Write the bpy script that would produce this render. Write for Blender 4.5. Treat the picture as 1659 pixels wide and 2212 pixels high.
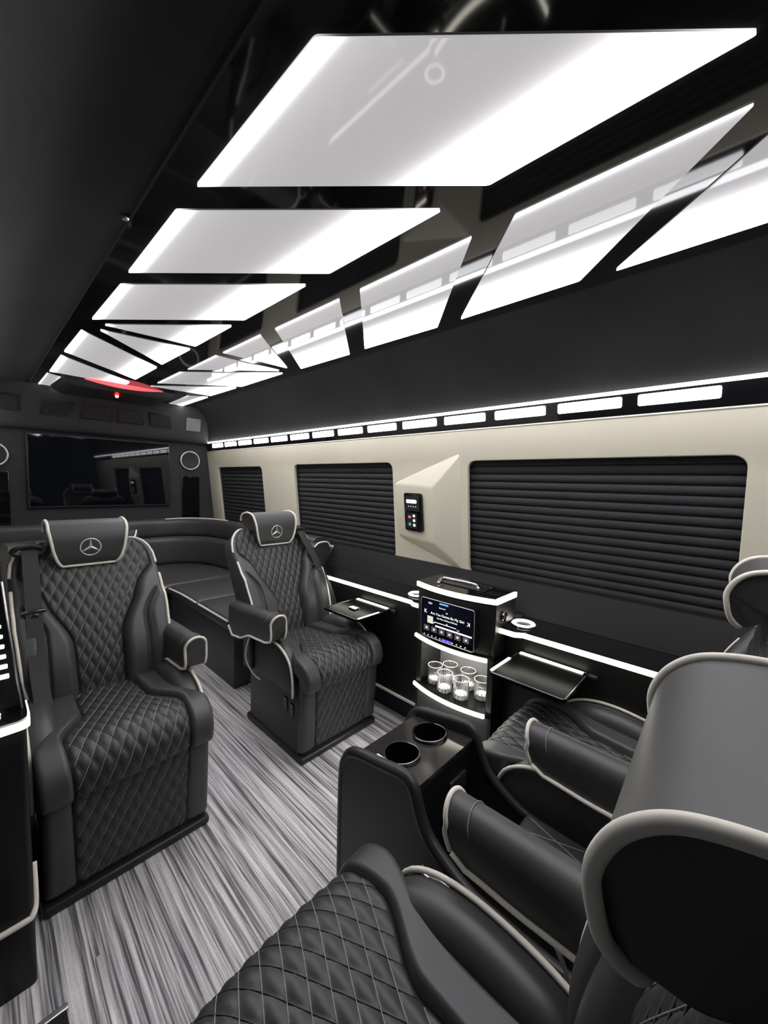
import bpy, bmesh, math, random
import numpy as np
from mathutils import Vector, Matrix
random.seed(7)
for o in list(bpy.data.objects): bpy.data.objects.remove(o)
scene = bpy.context.scene
COL = scene.collection

# ------------------------------------------------------------------ camera
FPX, YAW, PITCH, ROLL, CAMZ = 841.3, math.radians(46.47), math.radians(4.327), math.radians(1.528), 1.25
F = Vector((math.sin(YAW)*math.cos(PITCH), math.cos(YAW)*math.cos(PITCH), -math.sin(PITCH)))
R0 = Vector((math.cos(YAW), -math.sin(YAW), 0)); U0 = R0.cross(F)
RR = R0*math.cos(ROLL)+U0*math.sin(ROLL); UU = RR.cross(F)
cam = bpy.data.cameras.new('camera'); camo = bpy.data.objects.new('camera', cam); COL.objects.link(camo)
m3 = Matrix((RR, UU, -F)).transposed()
camo.matrix_world = Matrix.Translation((0, 0, CAMZ)) @ m3.to_4x4()
cam.sensor_fit = 'HORIZONTAL'; cam.sensor_width = 36; cam.lens = FPX/1659*36
cam.clip_start = 0.02; cam.clip_end = 50
scene.camera = camo

# ------------------------------------------------------------------ world / exposure
w = bpy.data.worlds.new('world'); scene.world = w; w.use_nodes = True
w.node_tree.nodes['Background'].inputs[0].default_value = (0.9, 0.95, 1.0, 1)
w.node_tree.nodes['Background'].inputs[1].default_value = 0.02
vs = scene.view_settings
vs.view_transform = 'Standard'; vs.look = 'None'; vs.gamma = 1.0; vs.use_curve_mapping = False
vs.exposure = 1.0
E_CELL, E_LINE, E_SHELF = 2.6, 5.0, 4.0      # lamp strengths (light bar cells, cove line, shelf strips)
E_MID, E_RIGHT, E_LEFT = 0.20, 9.5, 6.0       # edge-lit ceiling panels: face, strong edge, weak edge

# ------------------------------------------------------------------ materials
MATS = {}
def mat(name, col=(.5, .5, .5), rough=.5, metal=0., bump=None, var=None, emit=None, spec=.5, coat=0., trans=0., ior=1.45, sheen=0.):
    if name in MATS: return MATS[name]
    m = bpy.data.materials.new(name); m.use_nodes = True; nt = m.node_tree; b = nt.nodes['Principled BSDF']
    b.inputs['Base Color'].default_value = (*col, 1); b.inputs['Roughness'].default_value = rough
    b.inputs['Metallic'].default_value = metal; b.inputs['Specular IOR Level'].default_value = spec
    b.inputs['Coat Weight'].default_value = coat; b.inputs['Coat Roughness'].default_value = .05
    b.inputs['Transmission Weight'].default_value = trans; b.inputs['IOR'].default_value = ior
    b.inputs['Sheen Weight'].default_value = sheen; b.inputs['Sheen Roughness'].default_value = .5
    if emit:
        b.inputs['Emission Color'].default_value = (*emit[0], 1); b.inputs['Emission Strength'].default_value = emit[1]
    tc = nt.nodes.new('ShaderNodeTexCoord')
    if bump:
        n = nt.nodes.new('ShaderNodeTexNoise'); n.inputs['Scale'].default_value = bump[0]; n.inputs['Detail'].default_value = 3
        nt.links.new(tc.outputs['Object'], n.inputs['Vector'])
        bp = nt.nodes.new('ShaderNodeBump'); bp.inputs['Strength'].default_value = bump[1]; bp.inputs['Distance'].default_value = bump[2] if len(bump) > 2 else .001
        nt.links.new(n.outputs['Fac'], bp.inputs['Height']); nt.links.new(bp.outputs['Normal'], b.inputs['Normal'])
    if var:
        n = nt.nodes.new('ShaderNodeTexNoise'); n.inputs['Scale'].default_value = var[0]; n.inputs['Detail'].default_value = 4
        nt.links.new(tc.outputs['Object'], n.inputs['Vector'])
        r = nt.nodes.new('ShaderNodeValToRGB'); r.color_ramp.elements[0].position = .3; r.color_ramp.elements[1].position = .7
        r.color_ramp.elements[0].color = (*[c*(1-var[1]) for c in col], 1); r.color_ramp.elements[1].color = (*[c*(1+var[1]) for c in col], 1)
        nt.links.new(n.outputs['Fac'], r.inputs['Fac']); nt.links.new(r.outputs['Color'], b.inputs['Base Color'])
    MATS[name] = m
    return m
LEATHER = mat('black_leather', (.050, .050, .052), .46, bump=(420, .12, .0006), var=(6, .12), spec=.8)
LEATHER2 = mat('black_quilted_leather', (.033, .033, .034), .46, bump=(420, .12, .0006), spec=.7)
CREAM = mat('cream_piping', (.90, .86, .76), .5, bump=(300, .05))
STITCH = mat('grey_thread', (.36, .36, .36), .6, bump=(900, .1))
STITCH_SHADED = mat('shaded_grey_thread', (.075, .075, .075), .6, bump=(900, .1))  # same thread darkened: groove shade painted onto one stitch direction
SILVER = mat('satin_silver', (.86, .86, .87), .38, metal=.55, bump=(80, .02))
GLOSS = mat('gloss_black', (.006, .006, .007), .05, var=(3, .1), spec=.6)
SATIN = mat('satin_black_panel', (.009, .0088, .0085), .42, bump=(200, .05), var=(5, .08))
PLASTIC = mat('black_plastic', (.026, .026, .027), .38, bump=(300, .06))
SUEDE = mat('charcoal_suede', (.009, .009, .0095), .9, bump=(250, .15), var=(3.5, .28), sheen=.02, spec=.3)
BACKW = mat('rear_wall_suede', (.042, .042, .045), .85, bump=(250, .12), var=(5, .1))
BEIGE = mat('cream_wall_leather', (.75, .715, .575), .48, bump=(60, .06, .002), var=(2.5, .04))
CHROME = mat('chrome', (.82, .82, .84), .12, metal=1, bump=(50, .01))
DKCHROME = mat('dark_chrome', (.25, .25, .27), .2, metal=1, bump=(50, .01))
FABRIC = mat('blind_fabric', (.030, .030, .034), .75, bump=(500, .1), var=(8, .1))
BELT = mat('belt_webbing', (.035, .035, .037), .6, bump=(700, .2))
RED = mat('red_plastic', (.7, .04, .05), .35, bump=(80, .02))
VOID = mat('dark_recess', (.006, .006, .007), .6, var=(9, .1))
NAVY = mat('dark_navy_kick', (.008, .011, .018), .5, var=(9, .1))
GRILLE = mat('grille_mesh', (.03, .03, .032), .6, var=(120, .5))
SPKG = mat('grey_speaker_mesh', (.20, .20, .205), .5, bump=(500, .3, .002), var=(300, .3))
ALU = mat('brushed_metal', (.55, .55, .57), .35, metal=1, bump=(120, .05))
LED_W = mat('led_white', (.9, .9, .9), .4, emit=((.97, .985, 1.0), E_LINE), var=(20, .01))
LED_C = mat('led_cell', (.9, .9, .9), .4, emit=((.97, .985, 1.0), E_CELL), var=(20, .01))
LED_S = mat('led_warm', (.9, .9, .85), .4, emit=((1.0, .965, .83), E_SHELF), var=(20, .01))
TRAY_REFL = mat('tray_reflection', (.9, .9, .85), .4, emit=((1.0, .95, .82), 1.3), var=(20, .01))  # glow painted for the LED edges mirrored in the trays
FROST = mat('cut_glass', (1, 1, 1), .25, trans=.45, ior=1.48, bump=(90, .3, .002))
GLASS = mat('clear_glass', (1, 1, 1), .02, trans=.99, ior=1.48, bump=(40, .01))
TV = mat('tv_glass', (.004, .005, .008), .03, spec=.6, var=(2, .2))
SCREEN = mat('screen_off', (.004, .005, .010), .1, emit=((.02, .03, .09), .04), var=(8, .2))
def emis(name, col, s): return mat(name, (.02, .02, .02), .4, emit=(col, s), var=(20, .01))

def carpet():
    m = bpy.data.materials.new('striped_carpet'); m.use_nodes = True; nt = m.node_tree; b = nt.nodes['Principled BSDF']; L = nt.links.new
    tc = nt.nodes.new('ShaderNodeTexCoord'); cols = []
    def noise(sx, sy, det, off):
        mp = nt.nodes.new('ShaderNodeMapping'); mp.inputs['Scale'].default_value = (sx, sy, 1); mp.inputs['Location'].default_value = (off, off*.7, 0)
        n = nt.nodes.new('ShaderNodeTexNoise'); n.inputs['Scale'].default_value = 1; n.inputs['Detail'].default_value = det; n.inputs['Roughness'].default_value = .6
        L(tc.outputs['Object'], mp.inputs['Vector']); L(mp.outputs['Vector'], n.inputs['Vector']); return n
    a = noise(190, 3.2, 2.0, 3.1); c = noise(75, .9, 1.0, 7.7); d = noise(320, 90, 2, 1.3)
    mx = nt.nodes.new('ShaderNodeMath'); mx.operation = 'MULTIPLY_ADD'; mx.inputs[1].default_value = .55
    m2 = nt.nodes.new('ShaderNodeMath'); m2.operation = 'MULTIPLY'; m2.inputs[1].default_value = .45
    L(c.outputs['Fac'], m2.inputs[0]); L(a.outputs['Fac'], mx.inputs[0]); L(m2.outputs[0], mx.inputs[2])
    r = nt.nodes.new('ShaderNodeValToRGB'); e = r.color_ramp.elements
    e[0].position = .385; e[0].color = (.10, .10, .11, 1); e[1].position = .62; e[1].color = (1.0, .98, 1.0, 1)
    k = e.new(.47); k.color = (.46, .445, .465, 1); k = e.new(.53); k.color = (.74, .72, .74, 1)
    L(mx.outputs[0], r.inputs['Fac'])
    mm = nt.nodes.new('ShaderNodeMixRGB'); mm.blend_type = 'MULTIPLY'; mm.inputs[0].default_value = .35
    L(r.outputs['Color'], mm.inputs[1]); L(d.outputs['Fac'], mm.inputs[2]); 
    g = nt.nodes.new('ShaderNodeBrightContrast'); g.inputs['Bright'].default_value = .04; L(mm.outputs['Color'], g.inputs['Color'])
    L(g.outputs['Color'], b.inputs['Base Color'])
    b.inputs['Roughness'].default_value = .85; b.inputs['Specular IOR Level'].default_value = .2
    bp = nt.nodes.new('ShaderNodeBump'); bp.inputs['Strength'].default_value = .5; bp.inputs['Distance'].default_value = .003
    L(mx.outputs[0], bp.inputs['Height']); L(bp.outputs['Normal'], b.inputs['Normal'])
    return m
CARPET = carpet()

def panel_mat(name, mid, right, left, wr, wl, tail=.5):
    """edge-lit acrylic: the light strips sit along two edges, so the face glows strongest there (u = 0..1 across the panel)"""
    m = bpy.data.materials.new(name); m.use_nodes = True; nt = m.node_tree; b = nt.nodes['Principled BSDF']; L = nt.links.new
    uv = nt.nodes.new('ShaderNodeUVMap'); sp = nt.nodes.new('ShaderNodeSeparateXYZ'); L(uv.outputs['UV'], sp.inputs[0])
    def math_(op, a, bb=None):
        n = nt.nodes.new('ShaderNodeMath'); n.operation = op
        for i, x in enumerate((a, bb)):
            if x is None: continue
            if isinstance(x, (int, float)): n.inputs[i].default_value = x
            else: L(x, n.inputs[i])
        return n.outputs[0]
    u = sp.outputs[0]; iu = math_('SUBTRACT', 1., u)
    def fall(x, wd): 
        q = math_('DIVIDE', x, wd); q = math_('POWER', q, 2.0); q = math_('MULTIPLY', q, -1.); return math_('EXPONENT', q)
    er = math_('MULTIPLY', fall(iu, wr), right); el = math_('MULTIPLY', fall(u, wl), left)
    et = math_('MULTIPLY', math_('EXPONENT', math_('DIVIDE', iu, -.25)), tail); e2 = math_('MULTIPLY', math_('EXPONENT', math_('DIVIDE', u, -.12)), tail)
    s = math_('ADD', math_('ADD', er, el), math_('ADD', math_('ADD', et, e2), mid))
    L(s, b.inputs['Emission Strength']); b.inputs['Emission Color'].default_value = (1.0, .965, 1.0, 1)
    b.inputs['Base Color'].default_value = (.12, .12, .12, 1); b.inputs['Roughness'].default_value = .04; b.inputs['Specular IOR Level'].default_value = .2
    MATS[name] = m; return m
PANEL_L = panel_mat('edge_lit_acrylic', E_MID, E_RIGHT, E_LEFT, .17, .04, .20)
PANEL_R = panel_mat('edge_lit_acrylic_outer', E_MID*.95, E_RIGHT, .4, .22, .03, .10)

# ------------------------------------------------------------------ mesh helpers
def tag(o, label=None, cat=None, group=None, kind=None):
    if label: o['label'] = label
    if cat: o['category'] = cat
    if group: o['group'] = group
    if kind: o['kind'] = kind
    return o
def empty(name, loc=(0, 0, 0), rz=0.):
    o = bpy.data.objects.new(name, None); COL.objects.link(o); o.location = loc; o.rotation_euler = (0, 0, rz); o.empty_display_size = .05
    return o
def obj(name, vf, m, parent=None, smooth=True, angle=20):
    v, f = vf[0], vf[1]; soft = len(vf) > 2
    me = bpy.data.meshes.new(name); me.from_pydata([tuple(map(float, p)) for p in v], [], [tuple(map(int, q)) for q in f]); me.validate(); me.update()
    bm = bmesh.new(); bm.from_mesh(me); bmesh.ops.recalc_face_normals(bm, faces=bm.faces); bm.to_mesh(me); bm.free()
    me.materials.append(m)
    if smooth:
        me.polygons.foreach_set('use_smooth', [True]*len(me.polygons))
        if angle is not None and not soft: me.set_sharp_from_angle(angle=math.radians(angle))
    o = bpy.data.objects.new(name, me); COL.objects.link(o)
    if parent: o.parent = parent
    return o
def join(*vfs):
    V, Fc = [], []
    soft = all(len(q) > 2 for q in vfs)
    for v, f in [(q[0], q[1]) for q in vfs]:
        n = len(V); V += [tuple(p) for p in v]; Fc += [tuple(i+n for i in q) for q in f]
    return (V, Fc, 's') if soft else (V, Fc)
def box(x0, x1, y0, y1, z0, z1, bev=.004, seg=2):
    bm = bmesh.new(); bmesh.ops.create_cube(bm, size=1)
    for v in bm.verts: v.co = Vector(((x0+x1)/2+v.co.x*(x1-x0), (y0+y1)/2+v.co.y*(y1-y0), (z0+z1)/2+v.co.z*(z1-z0)))
    if bev: bmesh.ops.bevel(bm, geom=bm.edges[:], offset=min(bev, .45*min(x1-x0, y1-y0, z1-z0)), segments=seg, affect='EDGES', profile=.5)
    r = ([tuple(v.co) for v in bm.verts], [tuple(v.index for v in f.verts) for f in bm.faces]); bm.free(); return r
def prism(poly, axis, a, b, bev=0.):
    """poly: 2D points in the plane normal to axis ('x': (y,z), 'y': (x,z), 'z': (x,y)), extruded a..b"""
    bm = bmesh.new()
    mk = {'x': lambda p, t: (t, p[0], p[1]), 'y': lambda p, t: (p[0], t, p[1]), 'z': lambda p, t: (p[0], p[1], t)}[axis]
    lo = [bm.verts.new(mk(p, a)) for p in poly]; hi = [bm.verts.new(mk(p, b)) for p in poly]; n = len(poly)
    bm.faces.new(lo); bm.faces.new(hi[::-1])
    for i in range(n): bm.faces.new((lo[i], lo[(i+1) % n], hi[(i+1) % n], hi[i]))
    bmesh.ops.recalc_face_normals(bm, faces=bm.faces)
    if bev:
        cap = [e for e in bm.edges if abs((e.verts[0].co-e.verts[1].co).dot(Vector(mk((0, 0), 1)))) < 1e-7 or True]
        bmesh.ops.bevel(bm, geom=cap, offset=bev, segments=2, affect='EDGES', profile=.5, clamp_overlap=True)
    bm.verts.index_update()
    r = ([tuple(v.co) for v in bm.verts], [tuple(v.index for v in f.verts) for f in bm.faces]); bm.free(); return r
def crv(ctrl, n, closed=False):
    """Catmull-Rom through ctrl, resampled evenly"""
    P = np.array(ctrl, float); k = len(P); out = []
    if closed: seg = range(k)
    else: seg = range(k-1)
    for i in seg:
        if closed: p0, p1, p2, p3 = P[(i-1) % k], P[i], P[(i+1) % k], P[(i+2) % k]
        else: p0, p1, p2, p3 = P[max(i-1, 0)], P[i], P[i+1], P[min(i+2, k-1)]
        for t in np.linspace(0, 1, 24, endpoint=False):
            out.append(.5*((2*p1)+(-p0+p2)*t+(2*p0-5*p1+4*p2-p3)*t*t+(-p0+3*p1-3*p2+p3)*t**3))
    out.append(P[0] if closed else P[-1]); Q = np.array(out)
    s = np.concatenate([[0], np.cumsum(np.linalg.norm(np.diff(Q, axis=0), axis=1))])
    u = np.linspace(0, s[-1], n+1)[:-1] if closed else np.linspace(0, s[-1], n)
    return np.stack([np.interp(u, s, Q[:, j]) for j in range(Q.shape[1])], 1)
def tube(path, r, sides=8, closed=False, cap=True):
    P = np.array(path, float); n = len(P); V = []; Fc = []
    if closed: T = np.roll(P, -1, 0)-np.roll(P, 1, 0)
    else: T = np.gradient(P, axis=0)
    T /= np.maximum(np.linalg.norm(T, axis=1, keepdims=True), 1e-9)
    a = np.array([0, 0, 1.]) if abs(T[0][2]) < .9 else np.array([1., 0, 0])
    N = a-T[0]*(a@T[0]); N /= np.linalg.norm(N)
    rr = r if hasattr(r, '__len__') else [r]*n
    for i in range(n):
        N = N-T[i]*(N@T[i]); N /= max(np.linalg.norm(N), 1e-9); B = np.cross(T[i], N)
        for k in range(sides):
            q = 2*math.pi*k/sides; V.append(P[i]+rr[i]*(math.cos(q)*N+math.sin(q)*B))
    m = n if closed else n-1
    for i in range(m):
        for k in range(sides):
            j = (i+1) % n; l = (k+1) % sides
            Fc.append((i*sides+k, i*sides+l, j*sides+l, j*sides+k))
    if not closed and cap: Fc.append(tuple(range(sides))); Fc.append(tuple(range((n-1)*sides, n*sides)))
    return V, Fc, 's'
def loft(secs, closed=True, caps=True):
    n = len(secs[0]); V = [tuple(p) for s in secs for p in s]; Fc = []
    for i in range(len(secs)-1):
        for k in range(n if closed else n-1):
            l = (k+1) % n; Fc.append((i*n+k, i*n+l, (i+1)*n+l, (i+1)*n+k))
    if caps == 'ngon':
        Fc.append(tuple(range(n))); Fc.append(tuple(range((len(secs)-1)*n, len(secs)*n)))
    elif caps:
        for b in (0, (len(secs)-1)*n):
            c = np.mean([V[b+k] for k in range(n)], 0); V.append(tuple(c)); ci = len(V)-1
            for k in range(n): Fc.append((b+k, b+(k+1) % n, ci))
    return V, Fc
def lathe(prof, n=32, cx=0, cy=0):
    secs = [[(cx+r*math.cos(2*math.pi*k/n), cy+r*math.sin(2*math.pi*k/n), z) for k in range(n)] for r, z in prof]
    return loft(secs, True, False)
def grid(P):
    a, b = P.shape[:2]; V = P.reshape(-1, 3); Fc = [(i*b+j, i*b+j+1, (i+1)*b+j+1, (i+1)*b+j) for i in range(a-1) for j in range(b-1)]
    return [tuple(p) for p in V], Fc, 's'
def rrect(x0, x1, y0, y1, r, n=6):
    out = []
    for cx, cy, a in ((x1-r, y1-r, 0), (x0+r, y1-r, 90), (x0+r, y0+r, 180), (x1-r, y0+r, 270)):
        for k in range(n+1):
            q = math.radians(a+90*k/n); out.append((cx+r*math.cos(q), cy+r*math.sin(q)))
    return out
def ribbon(path, width_dir, wd, th=.003):
    """strap: path with a width vector per point"""
    P = np.array(path, float); W = np.array(width_dir, float)
    if W.ndim == 1: W = np.repeat(W[None], len(P), 0)
    T = np.gradient(P, axis=0); T /= np.linalg.norm(T, axis=1, keepdims=True)
    W = W-T*np.sum(W*T, 1, keepdims=True); W /= np.linalg.norm(W, axis=1, keepdims=True); N = np.cross(T, W)
    return loft([[p+w_*wd/2+n_*th/2, p-w_*wd/2+n_*th/2, p-w_*wd/2-n_*th/2, p+w_*wd/2-n_*th/2] for p, w_, n_ in zip(P, W, N)])
def ease(v, pts):
    xs = [p[0] for p in pts]; ys = [p[1] for p in pts]; v = np.asarray(v, float)
    i = np.clip(np.searchsorted(xs, v)-1, 0, len(xs)-2); x0 = np.take(xs, i); x1 = np.take(xs, i+1); t = np.clip((v-x0)/(x1-x0), 0, 1); t = t*t*(3-2*t)
    return np.take(ys, i)*(1-t)+np.take(ys, i+1)*t

def pad(ctrl, nv, sgn, wf, qf, cw, ch, hq, wing, split=None, thick=.1, er=.02, ends=(.02, .02), ns=56, nt=22, crown=.0, rw=.03, sr=.0009, phase=0., sl=.0018):
    """upholstered pad swept along a profile in (y,z): quilted middle (half width q), plain bolsters out to half width w.
    returns meshes for insert, bolsters, stitching and a function for points on the outer edge"""
    P = crv(ctrl, nv); T = np.gradient(P, axis=0); T /= np.linalg.norm(T, axis=1, keepdims=True)
    N = np.stack([-T[:, 1], T[:, 0]], 1)*sgn
    Ls = np.concatenate([[0], np.cumsum(np.linalg.norm(np.diff(P, axis=0), axis=1))]); v = Ls/Ls[-1]
    wv, qv = np.asarray(wf(v), float), np.asarray(qf(v), float); H = np.asarray(wing(v), float)
    e = np.zeros(nv)
    for dist, r in ((Ls, ends[0]), (Ls[-1]-Ls, ends[1])):
        if r > 0: k = np.clip(r-dist, 0, r); e = np.maximum(e, r-np.sqrt(np.maximum(r*r-k*k, 0)))
    def pos(x, i, d): return np.stack([x, P[i, 0]+N[i, 0]*d, P[i, 1]+N[i, 1]*d], -1)
    def qd(x, l):
        a = x/cw+l/ch+phase; b = x/cw-l/ch-phase
        return hq*(np.abs(np.sin(math.pi*a)*np.sin(math.pi*b))+1e-6)**.62
    I = np.arange(nv)[:, None]
    s = np.linspace(-1, 1, ns)[None]
    x = s*qv[:, None]; gro = .006*np.clip((np.abs(x)-qv[:, None]+.008)/.008, 0, 1)
    d = qd(x, Ls[:, None])+crown*(1-s*s)-gro-e[:, None]
    Gi = pos(x, np.broadcast_to(I, x.shape), d)
    lo = pos(x[:1], np.zeros_like(x[:1], int), np.full_like(x[:1], -thick)); hi = pos(x[-1:], np.full(x[-1:].shape, nv-1), np.full_like(x[-1:], -thick))
    ins = grid(np.concatenate([lo, Gi, hi]))
    ws = []; edge = {}
    t = np.linspace(0, 1, nt)[None]
    for sg in (-1, 1):
        wd = (wv-qv)[:, None]
        x = qv[:, None]+t*wd
        rise = np.sqrt(np.clip(1-(1-np.clip(t*wd/rw, 0, 1))**2, 0, 1))
        dd = -.006+(H[:, None]+.006)*rise
        if split is not None:
            m = np.asarray(split(v), float)[:, None]
            dd = dd-.012*np.exp(-((x-m)/.006)**2)*np.clip((wv[:, None]-m)/.02, 0, 1)
            dd = dd+.018*np.clip((x-m)/.03, 0, 1)*np.clip((wv[:, None]-m)/.04, 0, 1)
        dd = dd-e[:, None]
        ex = wv[:, None]; ed = dd[:, -1:]
        al = np.radians([22, 45, 68, 90])[None]
        xr = ex+er*np.sin(al); dr = ed-er*(1-np.cos(al))
        xs = np.concatenate([x, xr, xr[:, -1:]], 1); ds = np.concatenate([dd, dr, np.full_like(ed, -thick)], 1)
        ds = np.maximum(ds, -thick)
        G = pos(sg*xs, np.broadcast_to(I, xs.shape), ds)
        lo = pos(sg*xs[:1], np.zeros(xs[:1].shape, int), np.full(xs[:1].shape, -thick)); hi = pos(sg*xs[-1:], np.full(xs[-1:].shape, nv-1), np.full(xs[-1:].shape, -thick))
        ws.append(grid(np.concatenate([lo, G, hi])))
        edge[sg] = pos(sg*(ex+er*.75), I, ed-er*.2)[:, 0]
    # back face
    full = wv+er
    xb = np.linspace(-1, 1, 6)[None]*full[:, None]
    back = grid(pos(xb, np.broadcast_to(I, xb.shape), np.full_like(xb, -thick)))
    st = {1: [], -1: []}
    kmax = int(max(qv)/cw+Ls[-1]/ch)+3
    for fam in (1, -1):
        for n in range(-kmax, kmax+1):
            xx = cw*(n-fam*(Ls/ch+phase)); ok = np.abs(xx) < qv-.006
            run = []
            for i in range(nv+1):
                if i < nv and ok[i]: run.append(i)
                else:
                    if len(run) > 3:
                        rr = np.array(run); sn = xx[rr]/np.maximum(qv[rr], 1e-6)
                        dd = qd(xx[rr], Ls[rr])+crown*(1-sn*sn)-e[rr]+sl
                        st[fam].append(tube(pos(xx[rr], rr, dd), sr, 4))
                    run = []
    return dict(insert=ins, wing=ws, back=back, st1=join(*st[1]), st2=join(*st[-1]), edge=edge, P=P, N=N, v=v, w=wv, q=qv)

# ------------------------------------------------------------------ the shell
CX = 0.886                                           # centre line of the van
def mir(x): return 1.70-x
Y0, Y1 = -1.3, 4.15
def wx(z, off=0.): return 1.76-.1*(z-.8)-off         # right side wall leans in towards the roof
floor = obj('floor', box(-.08, 1.62, Y0, Y1, -.05, 0, 0), CARPET, None, False); tag(floor, 'grey striped carpet running along the van floor', kind='structure')
ceil = obj('ceiling', box(.312, 1.46, Y0, Y1, 1.925, 1.96, 0), GLOSS, None, False); tag(ceil, 'glossy black ceiling with light panels', kind='structure')
for nm, mf, sd in (('wall_right_upper', lambda x: x, 'right'), ('wall_left_upper', mir, 'left')):
    e0 = 1.455 if sd == 'right' else 1.392
    prof = crv([(e0, 1.930), (1.53, 1.905), (1.60, 1.835), (1.655, 1.72), (1.685, 1.605)], 20)
    outer = np.array([(p[0]+.03, p[1]+.03) for p in prof])
    secs = [[(mf(a), y, b) for a, b in list(prof)+list(outer[::-1])] for y in np.linspace(Y0, Y1, 12)]
    tag(obj(nm, loft(secs), SUEDE, None, True, 40), 'charcoal suede cove curving from ceiling to %s wall' % sd, kind='structure')

def wall_with_holes(name, y0, y1, z0, z1, holes, mf, th=.014):
    """flat leather-covered panel with rounded window openings, built in the leaning wall plane"""
    cu = bpy.data.curves.new(name, 'CURVE'); cu.dimensions = '2D'; cu.fill_mode = 'BOTH'; cu.extrude = th/2; cu.bevel_depth = .004; cu.bevel_resolution = 2
    for poly in [[(y0, z0), (y1, z0), (y1, z1), (y0, z1)]]+holes:
        sp = cu.splines.new('POLY'); sp.points.add(len(poly)-1); sp.use_cyclic_u = True
        for q, p in zip(sp.points, poly): q.co = (p[0], p[1], 0, 1)
    t = bpy.data.objects.new(name, cu); COL.objects.link(t)
    dg = bpy.context.evaluated_depsgraph_get(); me = bpy.data.meshes.new_from_object(t.evaluated_get(dg))
    bpy.data.objects.remove(t)
    for v in me.vertices:
        y, z, d = v.co; v.co = (mf(wx(z)-d), y, z)
    bm = bmesh.new(); bm.from_mesh(me); bmesh.ops.remove_doubles(bm, verts=bm.verts, dist=1e-5); bmesh.ops.recalc_face_normals(bm, faces=bm.faces); bm.to_mesh(me); bm.free()
    me.materials.clear(); me.materials.append(BEIGE)
    me.polygons.foreach_set('use_smooth', [True]*len(me.polygons)); me.set_sharp_from_angle(angle=math.radians(30))
    o = bpy.data.objects.new(name, me); COL.objects.link(o); return o
WINS = [(0.02, 1.05, .785, 1.372, 'wide'), (1.55, 2.58, .785, 1.372, 'middle'), (3.06, 3.935, .785, 1.362, 'rear')]
def rwin(a, b, c, d): return rrect(a, b, c, d, .045)
wr = wall_with_holes('wall_right', Y0, Y1, .775, 1.515, [rwin(*q[:4]) for q in WINS], lambda x: x)
tag(wr, 'cream leather side wall between the window blinds', kind='structure')
wl = wall_with_holes('wall_left', 1.22, Y1, .30, 1.515, [rwin(*q[:4]) for q in WINS[1:]], mir)
tag(wl, 'cream leather side wall behind the left chair', kind='structure')
tag(obj('wall_left_lower', box(mir(1.84), mir(1.795), 1.22, Y1, 0, .32, 0), SATIN, None, False), 'black lower left wall', kind='structure')
# thin bright trim under the light bar
tag(obj('trim_1', tube([(wx(1.516)-.010, y, 1.518) for y in np.linspace(Y0, Y1, 12)], .0045, 8), CREAM), 'cream bead under the wall light bar', kind='structure')

# windows: dark glass behind pleated blinds
def pleat_mesh(y0, y1, pitch):
    n = 7; sec = [(-.013*math.cos(math.pi*(k/n-.5)), pitch*.5*math.sin(math.pi*(k/n-.5))*1.0) for k in range(n+1)]
    return loft([[(sx, y, sz) for sx, sz in sec]+[(.003, y, .49*pitch), (.003, y, -.49*pitch)] for y in (y0, y1)])
blind_lab = {('wide', 1): 'widest black pleated blind, behind the side counter and tower', ('middle', 1): 'black pleated blind behind the right reclining chair', ('rear', 1): 'narrow black pleated blind in the rear corner window',
             ('middle', -1): 'black pleated blind on left wall beside the left chair', ('rear', -1): 'black pleated blind on left wall at the rear'}
nwin = 0
for side, mf in ((1, lambda x: x), (-1, mir)):
    for (a, b, c, d, nm) in (WINS if side > 0 else WINS[1:]):
        nwin += 1
        gl = obj('window_%d' % nwin, loft([[(mf(wx(z)+.055), y, z) for y, z in ((a-.03, c-.03), (b+.03, c-.03), (b+.03, d+.03), (a-.03, d+.03))], [(mf(wx(z)+.062), y, z) for y, z in ((a-.03, c-.03), (b+.03, c-.03), (b+.03, d+.03), (a-.03, d+.03))]]), GLOSS, None, False)
        tag(gl, 'dark window glass', kind='structure')
        bl = empty('pleated_blind', (mf(wx(c)), (a+b)/2, c)); tag(bl, blind_lab[(nm, side)], 'blind', 'pleated window blinds')
        pitch = .036; hw = (b-a)/2+.012; vf = pleat_mesh(-hw, hw, pitch); me0 = None
        nrow = int((d-c)/pitch)+1
        for k in range(nrow):
            z = d-.012-pitch*(k+.0)
            if me0 is None:
                o = obj('pleat', vf, FABRIC, bl, True, 60); me0 = o.data
            else:
                o = bpy.data.objects.new('pleat', me0); COL.objects.link(o); o.parent = bl
            o.location = (mf(wx(z)+.034)-bl.location.x, 0, z-c)
            if side < 0: o.rotation_euler = (0, 0, math.pi)
        rail = obj('bottom_rail', box(mf(wx(c)+.03)-bl.location.x-.01, mf(wx(c)+.03)-bl.location.x+.01, -hw, hw, .012, .03, .004), PLASTIC, bl)

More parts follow.
